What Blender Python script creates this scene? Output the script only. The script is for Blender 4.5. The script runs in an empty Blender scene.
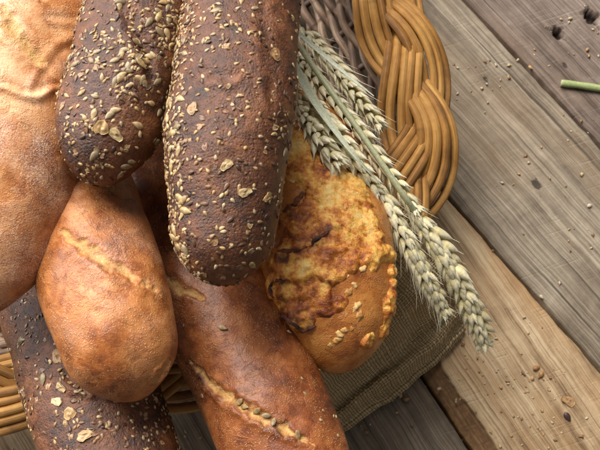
import bpy, math
import numpy as np
from mathutils import Vector, Matrix

sc = bpy.context.scene
col = sc.collection
rng = np.random.default_rng(11)

# ------------------------------------------------------------------ camera
TILT = math.radians(15.0); CZ = 0.62; F = 50 / 36 * 600
CAM = np.array([0.0, -CZ * math.tan(TILT), CZ])
FW = np.array([0, math.sin(TILT), -math.cos(TILT)])
RT = np.array([1.0, 0, 0]); UP = np.array([0, math.cos(TILT), math.sin(TILT)])
cd = bpy.data.cameras.new('camera'); cam = bpy.data.objects.new('camera', cd); col.objects.link(cam)
cam.location = CAM; cam.rotation_euler = (TILT, 0, 0)
cd.lens = 50; cd.sensor_width = 36; cd.clip_start = 0.01; cd.clip_end = 50
cd.dof.use_dof = True; cd.dof.focus_distance = 0.475; cd.dof.aperture_fstop = 26
sc.camera = cam

# ------------------------------------------------------------------ light
w = bpy.data.worlds.new('World'); sc.world = w; w.use_nodes = True
bg = w.node_tree.nodes['Background']
bg.inputs[0].default_value = (1.0, 0.97, 0.94, 1); bg.inputs[1].default_value = 0.22

def area(name, loc, target, sx, sy, power, colr):
    l = bpy.data.lights.new(name, 'AREA'); l.shape = 'RECTANGLE'; l.size = sx; l.size_y = sy
    l.energy = power; l.color = colr
    o = bpy.data.objects.new(name, l); col.objects.link(o); o.location = loc
    o.rotation_euler = (Vector(target) - Vector(loc)).to_track_quat('-Z', 'Y').to_euler()
    return o
area('window_light', (-0.62, 1.05, 1.60), (0, 0.02, 0.05), 1.6, 1.2, 102, (1.0, 0.96, 0.905))
area('side_window_light', (-1.6, 0.65, 0.75), (0, 0.0, 0.12), 1.0, 0.8, 40, (0.97, 0.975, 1.0))
sc.view_settings.view_transform = 'Standard'; sc.view_settings.look = 'None'
sc.view_settings.exposure = -0.16; sc.view_settings.gamma = 1.0
sc.render.engine = 'CYCLES'; sc.cycles.use_denoising = True; sc.cycles.max_bounces = 6

# ------------------------------------------------------------------ helpers
def P(px, py, z):
    d = FW + RT * ((px - 300) / F) + UP * ((225 - py) / F)
    t = (z - CAM[2]) / d[2]
    return CAM + d * t
def depth(p): return float((np.asarray(p) - CAM) @ FW)
def proj(V):
    r = V - CAM; d = r @ FW
    return np.stack([300 + F * (r @ RT) / d, 225 - F * (r @ UP) / d], -1)

_perm = np.random.default_rng(5).permutation(4096).astype(np.int64)
_grad = np.random.default_rng(6).normal(size=(4096, 3)); _grad /= np.linalg.norm(_grad, axis=1)[:, None]
def noise(p):
    p = np.asarray(p, float); sh = p.shape[:-1]; p = p.reshape(-1, 3)
    i = np.floor(p).astype(np.int64); f = p - i; u = f * f * f * (f * (f * 6 - 15) + 10)
    out = np.zeros(len(p))
    for dx in (0, 1):
        for dy in (0, 1):
            for dz in (0, 1):
                h = _perm[(_perm[(_perm[(i[:, 0] + dx) & 4095] + i[:, 1] + dy) & 4095] + i[:, 2] + dz) & 4095]
                g = (_grad[h] * (f - np.array([dx, dy, dz]))).sum(1)
                wx = u[:, 0] if dx else 1 - u[:, 0]; wy = u[:, 1] if dy else 1 - u[:, 1]; wz = u[:, 2] if dz else 1 - u[:, 2]
                out += g * wx * wy * wz
    return (out * 1.5).reshape(sh)
def fbm(p, scale, octs=4, seed=0, gain=.5):
    p = np.asarray(p) * scale + seed * 17.31; a = 1; o = 0
    for k in range(octs):
        o = o + a * noise(p); p = p * 2.03 + 3.7; a *= gain
    return o
def sstep(a, b, x):
    t = np.clip((x - a) / (b - a), 0, 1); return t * t * (3 - 2 * t)
def catmull(pts, n, closed=False):
    pts = np.asarray(pts, float)
    if closed: Q = np.vstack([pts[-1], pts, pts[0], pts[1]]); m = len(pts)
    else: Q = np.vstack([2 * pts[0] - pts[1], pts, 2 * pts[-1] - pts[-2]]); m = len(pts) - 1
    t = np.linspace(0, m, n, endpoint=not closed); k = np.minimum(t.astype(int), m - 1); f = (t - k)[:, None]
    a, b, c, d = Q[k], Q[k + 1], Q[k + 2], Q[k + 3]
    return .5 * (2 * b + (c - a) * f + (2 * a - 5 * b + 4 * c - d) * f ** 2 + (3 * b - a - 3 * c + d) * f ** 3)
def resample(pts, n):
    s = np.r_[0, np.cumsum(np.linalg.norm(np.diff(pts[:, :3], axis=0), axis=1))]
    x = np.linspace(0, s[-1], n)
    return np.stack([np.interp(x, s, pts[:, i]) for i in range(pts.shape[1])], 1), x
def unit(v): return v / (np.linalg.norm(v, axis=-1, keepdims=True) + 1e-12)

def make_mesh(name, V, Fc, mat=None, attrs=None, uv=None, smooth=True):
    me = bpy.data.meshes.new(name)
    V = np.asarray(V, np.float32); Fa = Fc
    if isinstance(Fc, np.ndarray):
        nf, k = Fa.shape
        me.vertices.add(len(V)); me.vertices.foreach_set('co', V.ravel())
        me.loops.add(nf * k); me.loops.foreach_set('vertex_index', Fa.astype(np.int32).ravel())
        me.polygons.add(nf); me.polygons.foreach_set('loop_start', np.arange(0, nf * k, k, dtype=np.int32))
        me.update(calc_edges=True); me.validate()
    else:
        me.from_pydata(V.tolist(), [], [list(f) for f in Fc]); me.update()
    if smooth: me.polygons.foreach_set('use_smooth', np.ones(len(me.polygons), bool))
    if attrs:
        for k, a in attrs.items():
            a = np.asarray(a, np.float32)
            if a.ndim == 1:
                at = me.attributes.new(k, 'FLOAT', 'POINT'); at.data.foreach_set('value', a)
            else:
                at = me.attributes.new(k, 'FLOAT_COLOR', 'POINT')
                at.data.foreach_set('color', np.c_[a, np.ones(len(a))].astype(np.float32).ravel())
    if uv is not None:
        at = me.attributes.new('puv', 'FLOAT_VECTOR', 'POINT')
        at.data.foreach_set('vector', np.c_[uv, np.zeros(len(uv))].astype(np.float32).ravel())
    if mat: me.materials.append(mat)
    return me
def link(name, me, parent=None, loc=None, rot=None):
    o = bpy.data.objects.new(name, me); col.objects.link(o)
    if parent: o.parent = parent
    if loc is not None: o.location = loc
    if rot is not None: o.rotation_euler = rot
    return o
def tag(o, label, cat, group=None):
    o['label'] = label; o['category'] = cat
    if group: o['group'] = group
    return o
def thing(name, label, cat, loc, group=None):
    return tag(link(name, None, loc=tuple(float(v) for v in loc)), label, cat, group)

def grid_faces(nu, nv, wrap):
    i = np.arange(nu - 1)[:, None]; j = np.arange(nv if wrap else nv - 1)[None, :]; j2 = (j + 1) % nv
    a = i * nv + j; b = i * nv + j2; c = (i + 1) * nv + j2; d = (i + 1) * nv + j
    return np.stack([a, b, c, d], -1).reshape(-1, 4)
def frames(T, ref):
    N = ref - T * (T * ref).sum(1)[:, None]; N = unit(N); return N, np.cross(T, N)
def tube(pts, rad, sides=8, ref=(0, 0, 1), closed=False, flat=1.0):
    pts = np.asarray(pts, float); n = len(pts); rad = np.broadcast_to(rad, n)
    T = np.roll(pts, -1, 0) - np.roll(pts, 1, 0) if closed else np.gradient(pts, axis=0)
    T = unit(T); ref = np.broadcast_to(np.asarray(ref, float), (n, 3)); N, B = frames(T, ref)
    th = np.linspace(0, 2 * math.pi, sides, endpoint=False)
    V = pts[:, None] + rad[:, None, None] * (np.cos(th)[None, :, None] * N[:, None] * flat + np.sin(th)[None, :, None] * B[:, None])
    Fc = grid_faces(n, sides, True)
    if closed:
        j = np.arange(sides); a = (n - 1) * sides
        Fc = np.vstack([Fc, np.stack([a + j, a + (j + 1) % sides, (j + 1) % sides, j], 1)])
    s = np.r_[0, np.cumsum(np.linalg.norm(np.diff(pts, axis=0), axis=1))]
    uv = np.stack([np.repeat(s, sides), np.tile(th / (2 * math.pi), n)], 1)
    V = V.reshape(-1, 3)
    if not closed:     # end caps as fans of quads (degenerate-free: centre vertex, tri as list)
        c0 = len(V); V = np.vstack([V, pts[0], pts[-1]]); uv = np.vstack([uv, [s[0], .5], [s[-1], .5]])
        Fl = [tuple(f) for f in Fc]
        for j in range(sides):
            Fl.append((c0, (j + 1) % sides, j)); Fl.append((c0 + 1, (n - 1) * sides + j, (n - 1) * sides + (j + 1) % sides))
        return V, Fl, uv
    return V, Fc, uv

# ------------------------------------------------------------------ material helper
class NT:
    def __init__(s, name):
        s.m = bpy.data.materials.new(name); s.m.use_nodes = True; s.t = s.m.node_tree
        s.b = s.t.nodes['Principled BSDF']; s.o = s.t.nodes['Material Output']
    def n(s, typ, **kw):
        nd = s.t.nodes.new(typ)
        for k, v in kw.items():
            if k.startswith('_'): setattr(nd, k[1:], v)
            else:
                k2 = int(k[1:]) if k[0] == 'i' and k[1:].isdigit() else k.replace('__', ' ')
                s.set(nd.inputs[k2], v)
        return nd
    def set(s, inp, v):
        if isinstance(v, bpy.types.NodeSocket): s.t.links.new(v, inp)
        elif isinstance(v, (tuple, list)) and len(v) == 3 and inp.type == 'RGBA': inp.default_value = (*v, 1)
        else: inp.default_value = v
    def attr(s, name, fac=True):
        a = s.n('ShaderNodeAttribute', _attribute_name=name); return a.outputs['Fac'] if fac else a.outputs
    def obj(s): return s.n('ShaderNodeTexCoord').outputs['Object']
    def mapv(s, v, scale, loc=(0, 0, 0)): return s.n('ShaderNodeMapping', Vector=v, Scale=scale, Location=loc).outputs[0]
    def noise(s, v, scale, detail=4, rough=.5, dist=0.0):
        return s.n('ShaderNodeTexNoise', Vector=v, Scale=scale, Detail=detail, Roughness=rough, Distortion=dist).outputs[0]
    def vor(s, v, scale, feature='F1', rand=1.0):
        return s.n('ShaderNodeTexVoronoi', _feature=feature, Vector=v, Scale=scale, Randomness=rand)
    def math(s, op, a, b=0.0, c=None, clamp=False):
        nd = s.n('ShaderNodeMath', _operation=op, _use_clamp=clamp); s.set(nd.inputs[0], a); s.set(nd.inputs[1], b)
        if c is not None: s.set(nd.inputs[2], c)
        return nd.outputs[0]
    def ramp(s, fac, stops, interp='LINEAR'):
        nd = s.n('ShaderNodeValToRGB', Fac=fac); r = nd.color_ramp; r.interpolation = interp
        while len(r.elements) < len(stops): r.elements.new(.5)
        for e, (p, c) in zip(r.elements, stops):
            e.position = p; e.color = (*c, 1) if isinstance(c, (tuple, list)) else (c, c, c, 1)
        return nd.outputs[0]
    def mr(s, v, a, b, c=0.0, d=1.0, smooth=False):
        return s.n('ShaderNodeMapRange', _interpolation_type='SMOOTHSTEP' if smooth else 'LINEAR', i0=v, i1=a, i2=b, i3=c, i4=d).outputs[0]
    def mix(s, fac, a, b, blend='MIX'):
        nd = s.n('ShaderNodeMix', _data_type='RGBA', _blend_type=blend)
        s.set(nd.inputs[0], fac); s.set(nd.inputs[6], a); s.set(nd.inputs[7], b); return nd.outputs[2]
    def bump(s, h, dist, strength=1.0, normal=None):
        nd = s.n('ShaderNodeBump', Height=h, Distance=dist, Strength=strength)
        if normal is not None: s.set(nd.inputs['Normal'], normal)
        return nd.outputs[0]
    def out(s, **kw):
        for k, v in kw.items(): s.set(s.b.inputs[k.replace('__', ' ')], v)
        return s.m

def crust_mat(name, pale, mid, deep, blister=.5, coat=.0, rough=.42):
    t = NT(name); v = t.obj()
    blotch = t.noise(v, 28, 5, .6, .3); med = t.noise(v, 130, 5, .65); fine = t.noise(v, 1100, 3, .6)
    f = t.math('ADD', t.math('MULTIPLY', t.math('SUBTRACT', blotch, .5), 1.35), t.math('MULTIPLY_ADD', t.math('SUBTRACT', med, .5), 1.0, .46))
    f = t.math('ADD', f, t.attr('bake_shade')); f = t.math('ADD', f, t.math('MULTIPLY', t.math('SUBTRACT', fine, .5), .22))
    c = t.ramp(f, [(.22, pale), (.5, mid), (.82, deep)])
    # fine crazing of the crust
    wv = t.n('ShaderNodeVectorMath', _operation='ADD'); t.set(wv.inputs[0], v)
    t.set(wv.inputs[1], t.mapv(t.n('ShaderNodeTexNoise', Vector=v, Scale=90.0, Detail=3.0).outputs['Color'], (.006, .006, .006)))
    crack = t.vor(wv.outputs[0], 95, 'DISTANCE_TO_EDGE').outputs['Distance']
    crk = t.mr(crack, 0.0, .05, 1, 0)
    crk = t.math('MULTIPLY', crk, t.mr(t.noise(v, 45, 3), .50, .66))
    c = t.mix(t.math('MULTIPLY', crk, .14), c, tuple(x * .55 for x in mid))
    film = t.mr(t.noise(v, 62, 5, .55, .6), .515, .535); film2 = t.mr(t.noise(t.mapv(v, (1, 1, 1), (3, 5, 7)), 95, 5, .6, .8), .56, .575)
    c = t.mix(t.math('MULTIPLY', film, .30), c, pale); c = t.mix(t.math('MULTIPLY', film2, .28), c, deep)
    # light blisters and specks
    vd = t.vor(v, 780).outputs['Distance']; bl = t.mr(vd, .16, .34, 1, 0, True)
    bl = t.math('MULTIPLY', bl, t.mr(t.noise(v, 60, 4, .6), .40, .58))
    c = t.mix(t.math('MULTIPLY', bl, blister), c, (.78, .50, .26))
    # crumb in the scores
    c = t.mix(t.mr(t.math('MULTIPLY_ADD', t.math('SUBTRACT', t.noise(v, 220, 4, .7), .5), 1.3, t.attr('score')), .15, .95), c, t.ramp(t.noise(v, 300, 4, .7), [(.3, (.48, .22, .06)), (.65, (.70, .43, .16))]))
    fl = t.math('MULTIPLY', t.attr('flour'), t.mr(t.noise(v, 1500, 3, .7), .47, .62))
    c = t.mix(t.math('MULTIPLY', fl, .75), c, (.82, .74, .66))
    h = t.math('ADD', t.math('MULTIPLY', fine, .5), t.math('MULTIPLY', med, 1.0))
    h = t.math('SUBTRACT', h, t.math('MULTIPLY', crk, .22)); h = t.math('ADD', h, t.math('MULTIPLY', t.math('SUBTRACT', film, film2), .28)); h = t.math('ADD', h, t.math('MULTIPLY', bl, .7))
    h = t.math('ADD', h, t.math('MULTIPLY', t.attr('score'), t.math('MULTIPLY', t.noise(v, 480, 4, .7), 2.4)))
    rg = t.math('ADD', rough - .06, t.math('MULTIPLY', med, .2)); rg = t.math('ADD', rg, t.math('MULTIPLY', t.attr('score'), .4))
    return t.out(Base__Color=c, Roughness=rg, Normal=t.bump(h, .0006, .8), Coat__Weight=coat, Coat__Roughness=.3,
                 Specular__IOR__Level=.45)

def rye_mat():
    t = NT('dark_rye_crust'); v = t.obj()
    a = t.noise(v, 30, 5, .6, .2); b = t.noise(v, 160, 5, .7); fine = t.noise(v, 900, 4, .65)
    f = t.math('ADD', t.math('MULTIPLY', t.math('SUBTRACT', a, .5), 1.0), t.math('MULTIPLY_ADD', t.math('SUBTRACT', b, .5), .9, .47)); f = t.math('ADD', f, t.attr('bake_shade'))
    f = t.math('ADD', f, t.math('MULTIPLY', t.math('SUBTRACT', fine, .5), .3))
    c = t.ramp(f, [(.25, (.032, .010, .004)), (.5, (.120, .038, .012)), (.75, (.27, .100, .034))])
    vd = t.vor(v, 600).outputs['Distance']; sp = t.math('MULTIPLY', t.mr(vd, .10, .22, 1, 0), t.mr(t.noise(v, 90, 3), .5, .65))
    c = t.mix(t.math('MULTIPLY', sp, .45), c, (.33, .17, .09))
    h = t.math('ADD', t.math('MULTIPLY', fine, 1.2), t.math('MULTIPLY', t.noise(v, 420, 4, .6), .9))
    h = t.math('SUBTRACT', h, t.math('MULTIPLY', t.mr(t.vor(v, 420, 'F1').outputs['Distance'], .05, .35, 1, 0), .5))
    return t.out(Base__Color=c, Roughness=t.mr(b, .3, .7, .34, .5), Normal=t.bump(h, .0006, 1.0), Specular__IOR__Level=.45, Coat__Weight=.22, Coat__Roughness=.33, Coat__Normal=t.bump(h, .0006, 1.0))

def attr_mat(name, rough=.5, spec=.4, nscale=500, namt=.25, bumpd=.0002, sss=0.0):
    t = NT(name); v = t.obj(); c = t.attr('tint', False)['Color']
    n = t.noise(v, nscale, 3, .6)
    c = t.mix(1.0, c, t.ramp(n, [(.25, (1 - namt,) * 3), (.75, (1 + namt * .4,) * 3)]), 'MULTIPLY')
    return t.out(Base__Color=c, Roughness=rough, Specular__IOR__Level=spec, Normal=t.bump(n, bumpd, .6))

def cheese_mat():
    t = NT('baked_cheese'); v = t.obj()
    n = t.noise(v, 75, 6, .65, .4); n2 = t.noise(v, 260, 5, .7); fine = t.noise(v, 1000, 3)
    f = t.math('ADD', t.math('MULTIPLY', t.math('SUBTRACT', n, .5), 1.0), t.math('MULTIPLY_ADD', t.math('SUBTRACT', n2, .5), .7, .43)); f = t.math('ADD', f, t.attr('bake_shade'))
    c = t.ramp(f, [(.24, (.88, .62, .22)), (.40, (.80, .42, .080)), (.52, (.56, .185, .026)), (.66, (.27, .062, .010)), (.85, (.06, .014, .006))])
    ch = t.mr(t.math('ADD', t.attr('char'), t.math('MULTIPLY', t.math('SUBTRACT', n2, .5), 1.3)), .48, .95)
    c = t.mix(t.mr(t.attr('char'), .15, .65, 0, .55), c, t.mix(n2, (.17, .035, .008), (.34, .09, .015)))
    c = t.mix(ch, c, t.mix(t.mr(n2, .35, .65), (.022, .007, .004), (.16, .036, .010)))
    h = t.math('ADD', t.math('MULTIPLY', n2, 2.0), t.math('MULTIPLY', fine, .5))
    return t.out(Base__Color=c, Roughness=t.mr(n2, .3, .7, .26, .46), Normal=t.bump(h, .0007, .9), Specular__IOR__Level=.5)

def rod_mat(name, dark, mid, light, rough=.42):
    t = NT(name); uv = t.n('ShaderNodeAttribute', _attribute_name='puv').outputs['Vector']
    rnd = t.n('ShaderNodeObjectInfo').outputs['Random']
    sep = t.n('ShaderNodeSeparateXYZ', Vector=uv)
    off = t.n('ShaderNodeCombineXYZ', X=t.math('ADD', t.math('MULTIPLY', sep.outputs[0], 22), t.math('MULTIPLY', rnd, 90)), Y=t.math('MULTIPLY', sep.outputs[1], 9), Z=t.math('MULTIPLY', rnd, 31))
    st = t.noise(off.outputs[0], 1.0, 5, .65, .2)
    bl = t.noise(t.obj(), 60, 4, .6)
    f = t.math('ADD', t.math('MULTIPLY', st, .6), t.math('MULTIPLY', bl, .4)); f = t.math('ADD', f, t.math('MULTIPLY', t.math('SUBTRACT', rnd, .5), .16))
    c = t.ramp(f, [(.32, dark), (.5, mid), (.68, light)])
    nodes = t.mr(t.noise(t.n('ShaderNodeCombineXYZ', X=t.math('ADD', t.math('MULTIPLY', sep.outputs[0], 55), t.math('MULTIPLY', rnd, 77))).outputs[0], 1.0, 2, .5), .64, .70)
    c = t.mix(t.math('MULTIPLY', nodes, .6), c, tuple(x * .6 for x in dark))
    fib = t.noise(t.n('ShaderNodeCombineXYZ', X=t.math('MULTIPLY', sep.outputs[0], 60), Y=t.math('MULTIPLY', sep.outputs[1], 40), Z=t.math('MULTIPLY', rnd, 13)).outputs[0], 1.0, 4, .7)
    c = t.mix(t.mr(fib, .55, .75, 0, .35), c, dark)
    return t.out(Base__Color=c, Roughness=t.mr(st, .3, .7, rough - .02, rough + .16), Normal=t.bump(t.math('ADD', st, t.math('MULTIPLY', fib, .5)), .0007, .8), Specular__IOR__Level=.35)

def plank_mat(name, dark, mid, light, warm, ring=1.0, saw=.5, warmamt=.3):
    t = NT(name); uv = t.n('ShaderNodeAttribute', _attribute_name='puv').outputs['Vector']
    wob = t.n('ShaderNodeTexNoise', Vector=uv, Scale=9.0, Detail=3.0).outputs['Color']
    sub = t.n('ShaderNodeVectorMath', _operation='SUBTRACT'); t.set(sub.inputs[0], wob); sub.inputs[1].default_value = (.5, .5, .5)
    wv = t.n('ShaderNodeVectorMath', _operation='ADD'); t.set(wv.inputs[0], uv); t.set(wv.inputs[1], t.mapv(sub.outputs[0], (.0, .0035, 0)))
    g = wv.outputs[0]
    fib = t.noise(t.mapv(g, (12, 760, 1)), 1.0, 6, .7); ringn = t.noise(t.mapv(g, (2.0, 150, 1), (3, 7, 1)), 1.0, 4, .6)
    ridge = t.noise(t.mapv(g, (3, 330, 1), (9, 2, 1)), 1.0, 3, .5)
    big = t.noise(uv, 16, 5, .65, .5); spot = t.noise(uv, 120, 5, .7)
    f = t.math('ADD', t.math('MULTIPLY', fib, .42), t.math('MULTIPLY', ringn, .33 * ring)); f = t.math('ADD', f, t.math('MULTIPLY', big, .30)); f = t.math('ADD', f, t.math('MULTIPLY', spot, .12))
    f = t.math('MULTIPLY_ADD', t.math('SUBTRACT', f, .585), 1.8, .57); c = t.ramp(f, [(.36, dark), (.57, mid), (.80, light)])
    c = t.mix(t.math('MULTIPLY', t.mr(t.noise(t.mapv(uv, (6, 22, 1), (4, 1, 2)), 1.0, 4, .6), .48, .66), warmamt), c, warm)
    # band-saw marks across the grain, pale and broken
    sw = t.noise(t.mapv(t.n('ShaderNodeVectorRotate', _rotation_type='Z_AXIS', Vector=uv, Angle=.35).outputs[0], (420, 14, 1)), 1.0, 3, .6)
    swm = t.math('MULTIPLY', t.mr(sw, .56, .68), t.mr(t.noise(uv, 22, 4, .7), .45, .62))
    c = t.mix(t.math('MULTIPLY', swm, saw), c, tuple(min(1, x * 1.35) for x in light))
    gr = t.mr(ridge, .28, .42, 1, 0); c = t.mix(t.math('MULTIPLY', gr, .8), c, tuple(x * .55 for x in dark))
    kn = t.mr(t.math('MULTIPLY_ADD', t.math('SUBTRACT', spot, .5), 1.6, t.attr('knot')), .35, .75); c = t.mix(t.math('MULTIPLY', kn, .9), c, t.mix(spot, tuple(x * .25 for x in dark), tuple(x * .7 for x in dark)))
    ed = t.attr('edge'); c = t.mix(ed, c, t.ramp(t.math('ADD', t.math('MULTIPLY', fib, .5), t.math('MULTIPLY', spot, .5)), [(.34, (.05, .024, .010)), (.5, (.17, .088, .036)), (.68, (.34, .20, .09))]))
    h = t.math('ADD', t.math('MULTIPLY', fib, .6), t.math('MULTIPLY', ridge, 1.3)); h = t.math('ADD', h, t.math('MULTIPLY', spot, .3)); h = t.math('ADD', h, t.math('MULTIPLY', swm, .35))
    return t.out(Base__Color=c, Roughness=t.mr(spot, .3, .7, .55, .75), Normal=t.bump(h, .0010, .9), Specular__IOR__Level=.35)

def burlap_mat():
    t = NT('burlap'); uv = t.n('ShaderNodeAttribute', _attribute_name='puv').outputs['Vector']
    nz = t.n('ShaderNodeTexNoise', Vector=uv, Scale=55.0, Detail=4.0).outputs['Color']
    wv = t.n('ShaderNodeVectorMath', _operation='ADD'); t.set(wv.inputs[0], uv); t.set(wv.inputs[1], t.mapv(nz, (.0032, .0032, 0)))
    sep = t.n('ShaderNodeSeparateXYZ', Vector=wv.outputs[0]); K = 2 * math.pi / .0042
    su = t.math('SINE', t.math('MULTIPLY', sep.outputs[0], K)); sv = t.math('SINE', t.math('MULTIPLY', sep.outputs[1], K))
    au = t.math('ABSOLUTE', t.math('SINE', t.math('MULTIPLY', sep.outputs[0], K)))
    av = t.math('ABSOLUTE', t.math('SINE', t.math('MULTIPLY', sep.outputs[1], K)))
    sel = t.math('GREATER_THAN', t.math('MULTIPLY', su, sv), 0.0)      # over / under
    # warp threads: profile across u; weft: profile across v
    hu = t.math('POWER', au, .6); hv = t.math('POWER', av, .6)
    h = t.math('ADD', t.math('MULTIPLY', t.math('MULTIPLY', hu, sel), 1.0), t.math('MULTIPLY', t.math('MULTIPLY', hv, t.math('SUBTRACT', 1.0, sel)), 1.0))
    cov = t.math('MULTIPLY', hu, hv)
    thr_u = t.noise(t.mapv(wv.outputs[0], (476, 12, 1)), 1.0, 2, .5); thr_v = t.noise(t.mapv(wv.outputs[0], (12, 476, 1)), 1.0, 2, .5)
    tone = t.mix(sel, thr_v, thr_u); big = t.noise(uv, 30, 4, .6)
    c = t.ramp(t.math('ADD', t.math('MULTIPLY', tone, .7), t.math('MULTIPLY', big, .3)), [(.3, (.22, .148, .070)), (.5, (.46, .335, .178)), (.7, (.68, .53, .32))])
    c = t.mix(t.mr(cov, .08, .40, 1, 0), c, (.030, .022, .011))
    fz = t.noise(uv, 1600, 3, .7)
    return t.out(Base__Color=c, Roughness=.85, Specular__IOR__Level=.15, Normal=t.bump(t.math('ADD', h, t.math('MULTIPLY', fz, .3)), .0011, 1.0))

M = {}
M['white_crust'] = crust_mat('floured_crust', (.72, .38, .175), (.51, .195, .058), (.27, .077, .017), .35, .15, .38)
M['roll_crust'] = crust_mat('golden_crust', (.54, .22, .07), (.35, .108, .025), (.14, .034, .009), .6, .05, .38)
M['loaf_crust'] = crust_mat('brown_crust', (.42, .145, .040), (.245, .066, .016), (.090, .021, .007), .55, .08, .36)
M['cheese_crust'] = crust_mat('cheese_loaf_crust', (.60, .255, .060), (.45, .150, .027), (.22, .058, .010), .25, .10, .33)
M['rye'] = rye_mat()
M['seed'] = attr_mat('seeds', .42, .45, 900, .25, .0001)
M['wheat'] = attr_mat('wheat_husk', .5, .4, 700, .3, .0002)
M['kernel'] = attr_mat('grain_kernel', .45, .45, 700, .35, .0003)
M['cheese'] = cheese_mat()
M['honey_rod'] = rod_mat('peeled_willow', (.12, .048, .010), (.34, .155, .031), (.54, .30, .080), .52)
M['bark_rod'] = rod_mat('bark_willow', (.035, .018, .009), (.15, .085, .047), (.40, .28, .18), .42)
M['stake'] = rod_mat('grey_willow', (.03, .018, .011), (.10, .06, .037), (.30, .22, .16), .42)
M['burlap'] = burlap_mat()
M['base'] = rod_mat('basket_base', (.03, .02, .012), (.08, .05, .03), (.16, .11, .07), .6)
M['plank_grey'] = plank_mat('weathered_grey_plank', (.080, .057, .038), (.225, .178, .127), (.43, .36, .27), (.29, .185, .095), 1.0, .16, .28)
M['plank_mauve'] = plank_mat('weathered_mauve_plank', (.072, .048, .036), (.19, .142, .112), (.37, .305, .26), (.24, .15, .095), .8, .25, .3)
M['plank_tan'] = plank_mat('tan_plank', (.15, .085, .040), (.40, .275, .155), (.64, .50, .325), (.43, .235, .095), 1.0, .12, .5)
M['plank_dark'] = plank_mat('dark_grey_plank', (.05, .036, .025), (.145, .112, .080), (.30, .24, .175), (.18, .11, .06), 1.0, .15, .3)
M['under'] = NT('gap_shade').out(Base__Color=(.012, .009, .007), Roughness=.9)

# ------------------------------------------------------------------ table: planks
table = link('table_top', None, loc=(0, 0, 0)); table['kind'] = 'structure'
def lineP(a, b):   # gap line given by two picture points, taken down onto the table plane
    p, q = P(*a, 0)[:2], P(*b, 0)[:2]; d = (q - p) / np.linalg.norm(q - p); return p, d
G1 = lineP((465, 0), (600, 145)); G2 = lineP((430, 175), (600, 370)); G3 = lineP((421, 374), (471, 450))
DIR = G2[1]; CR = np.array([-DIR[1], DIR[0]])      # CR points to the right / up side
if CR[0] < 0: CR = -CR
def edge_at(g, s):   # point on gap line at distance s along DIR from origin
    p, d = g; k = (s - p @ DIR) / (d @ DIR); return p + d[None] * k[:, None]
def off(g, d): return (g[0] + CR * d, g[1])
def plank(e_lo, e_hi, mat, s0, s1, ns, nt, seed, knots=(), holes=(), strip=0.0, rough=.0004, z=0.0):
    s = np.linspace(s0, s1, ns); lo = edge_at(e_lo, s); hi = edge_at(e_hi, s)
    q = np.c_[s, np.zeros(ns), np.zeros(ns)]
    lo = lo + CR * (.0013 + .0007 * fbm(q, 40, 4, seed, .6))[:, None]; hi = hi - CR * (.0013 + .0007 * fbm(q, 40, 4, seed + 3, .6))[:, None]
    t = np.linspace(0, 1, nt); t = t * .6 + .4 * (.5 - .5 * np.cos(math.pi * t))
    XY = lo[:, None] * (1 - t)[None, :, None] + hi[:, None] * t[None, :, None]
    wd = np.linalg.norm(hi - lo, axis=1); ac = t[None] * wd[:, None]
    uvw = np.stack([np.repeat(s[:, None], nt, 1), ac, np.full_like(ac, seed * 1.7)], -1)
    Z = z + rough * .8 * fbm(uvw * np.array([6, 160, 1]), 1, 4, seed) + .0009 * fbm(uvw, 14, 2, seed)
    de = np.minimum(ac, wd[:, None] - ac); Z -= .0020 * np.exp(-(de / .0011)) * (1 + .6 * fbm(uvw, 60, 2, seed + 5))
    kn = np.zeros_like(Z); X3 = np.concatenate([XY, np.zeros_like(XY[..., :1])], -1)
    for (px, py, r) in knots:
        c = P(px, py, 0); rr = r * depth(c) / F
        vk = X3 - c; d = np.sqrt(((vk[..., 0] * DIR[0] + vk[..., 1] * DIR[1]) * .62) ** 2 + (vk[..., 0] * CR[0] + vk[..., 1] * CR[1]) ** 2) * (1 + .45 * fbm(uvw, 250, 2, 9)); kn = np.maximum(kn, np.exp(-(d / rr) ** 4)); Z -= .0008 * np.exp(-(d / rr) ** 2)
    for (px, py, r) in holes:
        c = P(px, py, 0); rr = r * depth(c) / F
        v = X3 - c; al = v[..., 0] * DIR[0] + v[..., 1] * DIR[1]; cc = v[..., 0] * CR[0] + v[..., 1] * CR[1]
        d = np.sqrt((al * .6) ** 2 + cc ** 2) * (1 + .5 * fbm(uvw, 300, 2, 3)); m = 1 - sstep(.7 * rr, 1.1 * rr, d); Z -= .012 * m; kn = np.maximum(kn, m)
    ed = np.zeros_like(Z)
    if strip: ed = 1 - sstep(strip * .94, strip * 1.03, ac + .0025 * fbm(uvw, 50, 3, 4)); Z -= .0035 * ed
    top = np.concatenate([XY, Z[..., None]], -1)
    V = top.reshape(-1, 3); Fc = [grid_faces(ns, nt, False)]; n0 = len(V)
    # skirts down both long edges
    for jj, flip in ((0, False), (nt - 1, True)):
        b = top[:, jj].copy(); b[:, 2] -= .022; base = len(V); V = np.vstack([V, b]); i = np.arange(ns - 1)
        q4 = np.stack([i * nt + jj, (i + 1) * nt + jj, base + i + 1, base + i], 1); Fc.append(q4[:, ::-1] if flip else q4)
    ext = lambda a: np.r_[a.reshape(-1), a[:, 0], a[:, -1]]
    uv = np.stack([ext(uvw[..., 0]), ext(uvw[..., 1])], 1) + seed * np.array([.37, .53])
    me = make_mesh('plank', V, np.vstack(Fc), M[mat], {'knot': ext(kn), 'edge': ext(ed)}, uv)
    return link('plank', me, table)
plank(G1, off(G1, .13), 'plank_mauve', -.35, .30, 420, 120, 1, knots=[(565, 65, 2.5)], holes=[(558, 33, 5), (592, 17, 6)])
plank(G2, G1, 'plank_grey', -.42, .36, 520, 150, 2, knots=[(537, 184, 4.5), (486, 79, 2.5)])
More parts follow.
